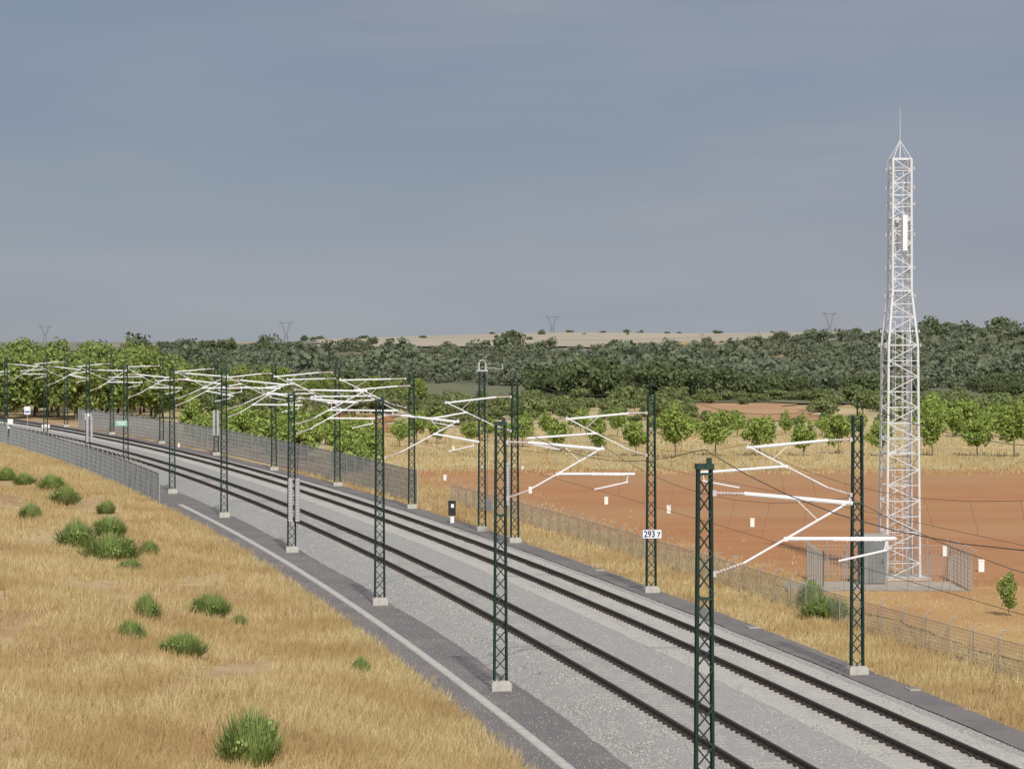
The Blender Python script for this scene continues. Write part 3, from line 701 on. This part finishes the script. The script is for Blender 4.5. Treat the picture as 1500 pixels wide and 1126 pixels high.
def sampH(n):
    y=1/rng.uniform(1/225,1/128,n); s=10.6+rng.exponential(1.2,n); return xc(y)+s/cs(y),y
V=np.concatenate([run(sampL,44000,8,.36,.010,.1),run(sampE,3500,9,.34,.011,.1)])
tag(ob('dry_grass_bank',npmesh('dry_grass_bank',V,3,M['grass'])),'dry straw coloured grass covering the bank at left','grass',kind='stuff')
V=np.concatenate([run(sampR,9500,8,.32,.011,.1),run(sampF,3800,7,.2,.011,.12),run(sampG,6500,6,.35,.02,.25),run(sampH,3000,6,.24,.014,.15)])
tag(ob('dry_grass_verge',npmesh('dry_grass_verge',V,3,M['grass'])),'dry straw grass along the right verge and around the field','grass',kind='stuff')
# ------------------------------------------------------------------ world, sun, camera
w=bpy.data.worlds.new('World'); scene.world=w; w.use_nodes=True; nt=w.node_tree; nt.nodes.clear(); N=nt.nodes; L=nt.links
out=N.new('ShaderNodeOutputWorld'); sky=N.new('ShaderNodeTexSky'); sky.sky_type='NISHITA'; sky.sun_disc=False
EL=math.radians(40); AZ=math.radians(9)
ldir=Vector((-math.sin(AZ)*math.cos(EL),math.cos(AZ)*math.cos(EL),-math.sin(EL)))
sky.sun_elevation=EL; sv=-ldir; sky.sun_rotation=math.atan2(sv.x,sv.y)
bg=N.new('ShaderNodeBackground'); bg.inputs[1].default_value=.1; L.new(sky.outputs[0],bg.inputs[0])
tc=N.new('ShaderNodeTexCoord'); sx=N.new('ShaderNodeSeparateXYZ'); L.new(tc.outputs['Generated'],sx.inputs[0])
def mth(op,a,b,c=None):
    m=N.new('ShaderNodeMath'); m.operation=op
    for i,v in enumerate((a,b,c)):
        if v is None: continue
        if isinstance(v,(int,float)): m.inputs[i].default_value=v
        else: L.new(v,m.inputs[i])
    return m.outputs[0]
def noise(scl,loc,s,d,rot=0):
    mp=N.new('ShaderNodeMapping'); mp.inputs['Scale'].default_value=scl; mp.inputs['Location'].default_value=loc; mp.inputs['Rotation'].default_value=(0,math.radians(rot),0); L.new(tc.outputs['Generated'],mp.inputs[0])
    n=N.new('ShaderNodeTexNoise'); n.inputs['Scale'].default_value=s; n.inputs['Detail'].default_value=d; n.inputs['Roughness'].default_value=.5; L.new(mp.outputs[0],n.inputs['Vector']); return n.outputs['Fac']
def lin(c): return tuple(((v/255+.055)/1.055)**2.4 if v/255>.04045 else v/255/12.92 for v in c)+(1,)
nf=noise((5,5,30),(0,0,0),1.2,3,-4)
fz=mth('DIVIDE',mth('MULTIPLY_ADD',nf,.04,mth('SUBTRACT',sx.outputs['Z'],.02)),.16)
r=N.new('ShaderNodeValToRGB'); e=r.color_ramp.elements
stops=[(0.0,(164,169,175)),(.07,(159,165,174)),(.22,(143,153,168)),(.42,(128,143,163)),(.60,(129,142,162)),(.78,(121,134,156)),(1.0,(190,195,205))]
e[0].position=0; e[0].color=lin(stops[0][1]); e[1].position=1; e[1].color=lin(stops[-1][1])
for p_,c_ in stops[1:-1]: q=e.new(p_); q.color=lin(c_)
L.new(fz,r.inputs[0])
def mix(fac,a,col):
    m=N.new('ShaderNodeMix'); m.data_type='RGBA'; L.new(fac,m.inputs[0]); L.new(a,m.inputs[6]); m.inputs[7].default_value=lin(col); return m.outputs[2]
def mrange(v,a,b,c,d):
    m=N.new('ShaderNodeMapRange'); m.interpolation_type='SMOOTHSTEP'
    for i,x_ in enumerate((a,b,c,d)): m.inputs[i+1].default_value=x_
    L.new(v,m.inputs[0]); return m.outputs[0]
rx=N.new('ShaderNodeMapRange'); rx.inputs[1].default_value=-.17; rx.inputs[2].default_value=.17; rx.inputs[3].default_value=0; rx.inputs[4].default_value=.35; L.new(sx.outputs['X'],rx.inputs[0])
c_=mix(rx.outputs[0],r.outputs[0],(146,151,168))
c_=mix(mrange(noise((6,6,26),(3,1,2),1.0,4,-5),.42,.76,0,.45),c_,(157,159,168))
c_=mix(mrange(noise((4,4,18),(9,4,7),1.1,3,6),.46,.78,0,.3),c_,(116,129,150))
c_=mix(mrange(noise((8,8,60),(1,7,5),1.0,3,-3),.52,.78,0,.2),c_,(168,167,169))
bg2=N.new('ShaderNodeBackground'); bg2.inputs[1].default_value=1.0; L.new(c_,bg2.inputs[0])
ms=N.new('ShaderNodeMixShader'); ms.inputs[0].default_value=.93; L.new(bg.outputs[0],ms.inputs[1]); L.new(bg2.outputs[0],ms.inputs[2]); L.new(ms.outputs[0],out.inputs[0])
sd=bpy.data.lights.new('Sun','SUN'); sd.energy=3.9; sd.angle=math.radians(2.0); sd.color=(1,.95,.87)
so=bpy.data.objects.new('Sun',sd); C.objects.link(so); so.rotation_euler=ldir.to_track_quat('-Z','Y').to_euler(); so.location=(0,0,50)
cd=bpy.data.cameras.new('Camera'); cam=bpy.data.objects.new('Camera',cd); C.objects.link(cam); cd.sensor_width=36; cd.lens=36*F/1500; cd.clip_end=20000; cd.clip_start=1
cam.location=(0,0,H); cam.rotation_euler=(math.radians(90)-math.atan(63/F),0,0); scene.camera=cam
scene.view_settings.view_transform='Standard'; scene.view_settings.look='None'; scene.view_settings.exposure=0
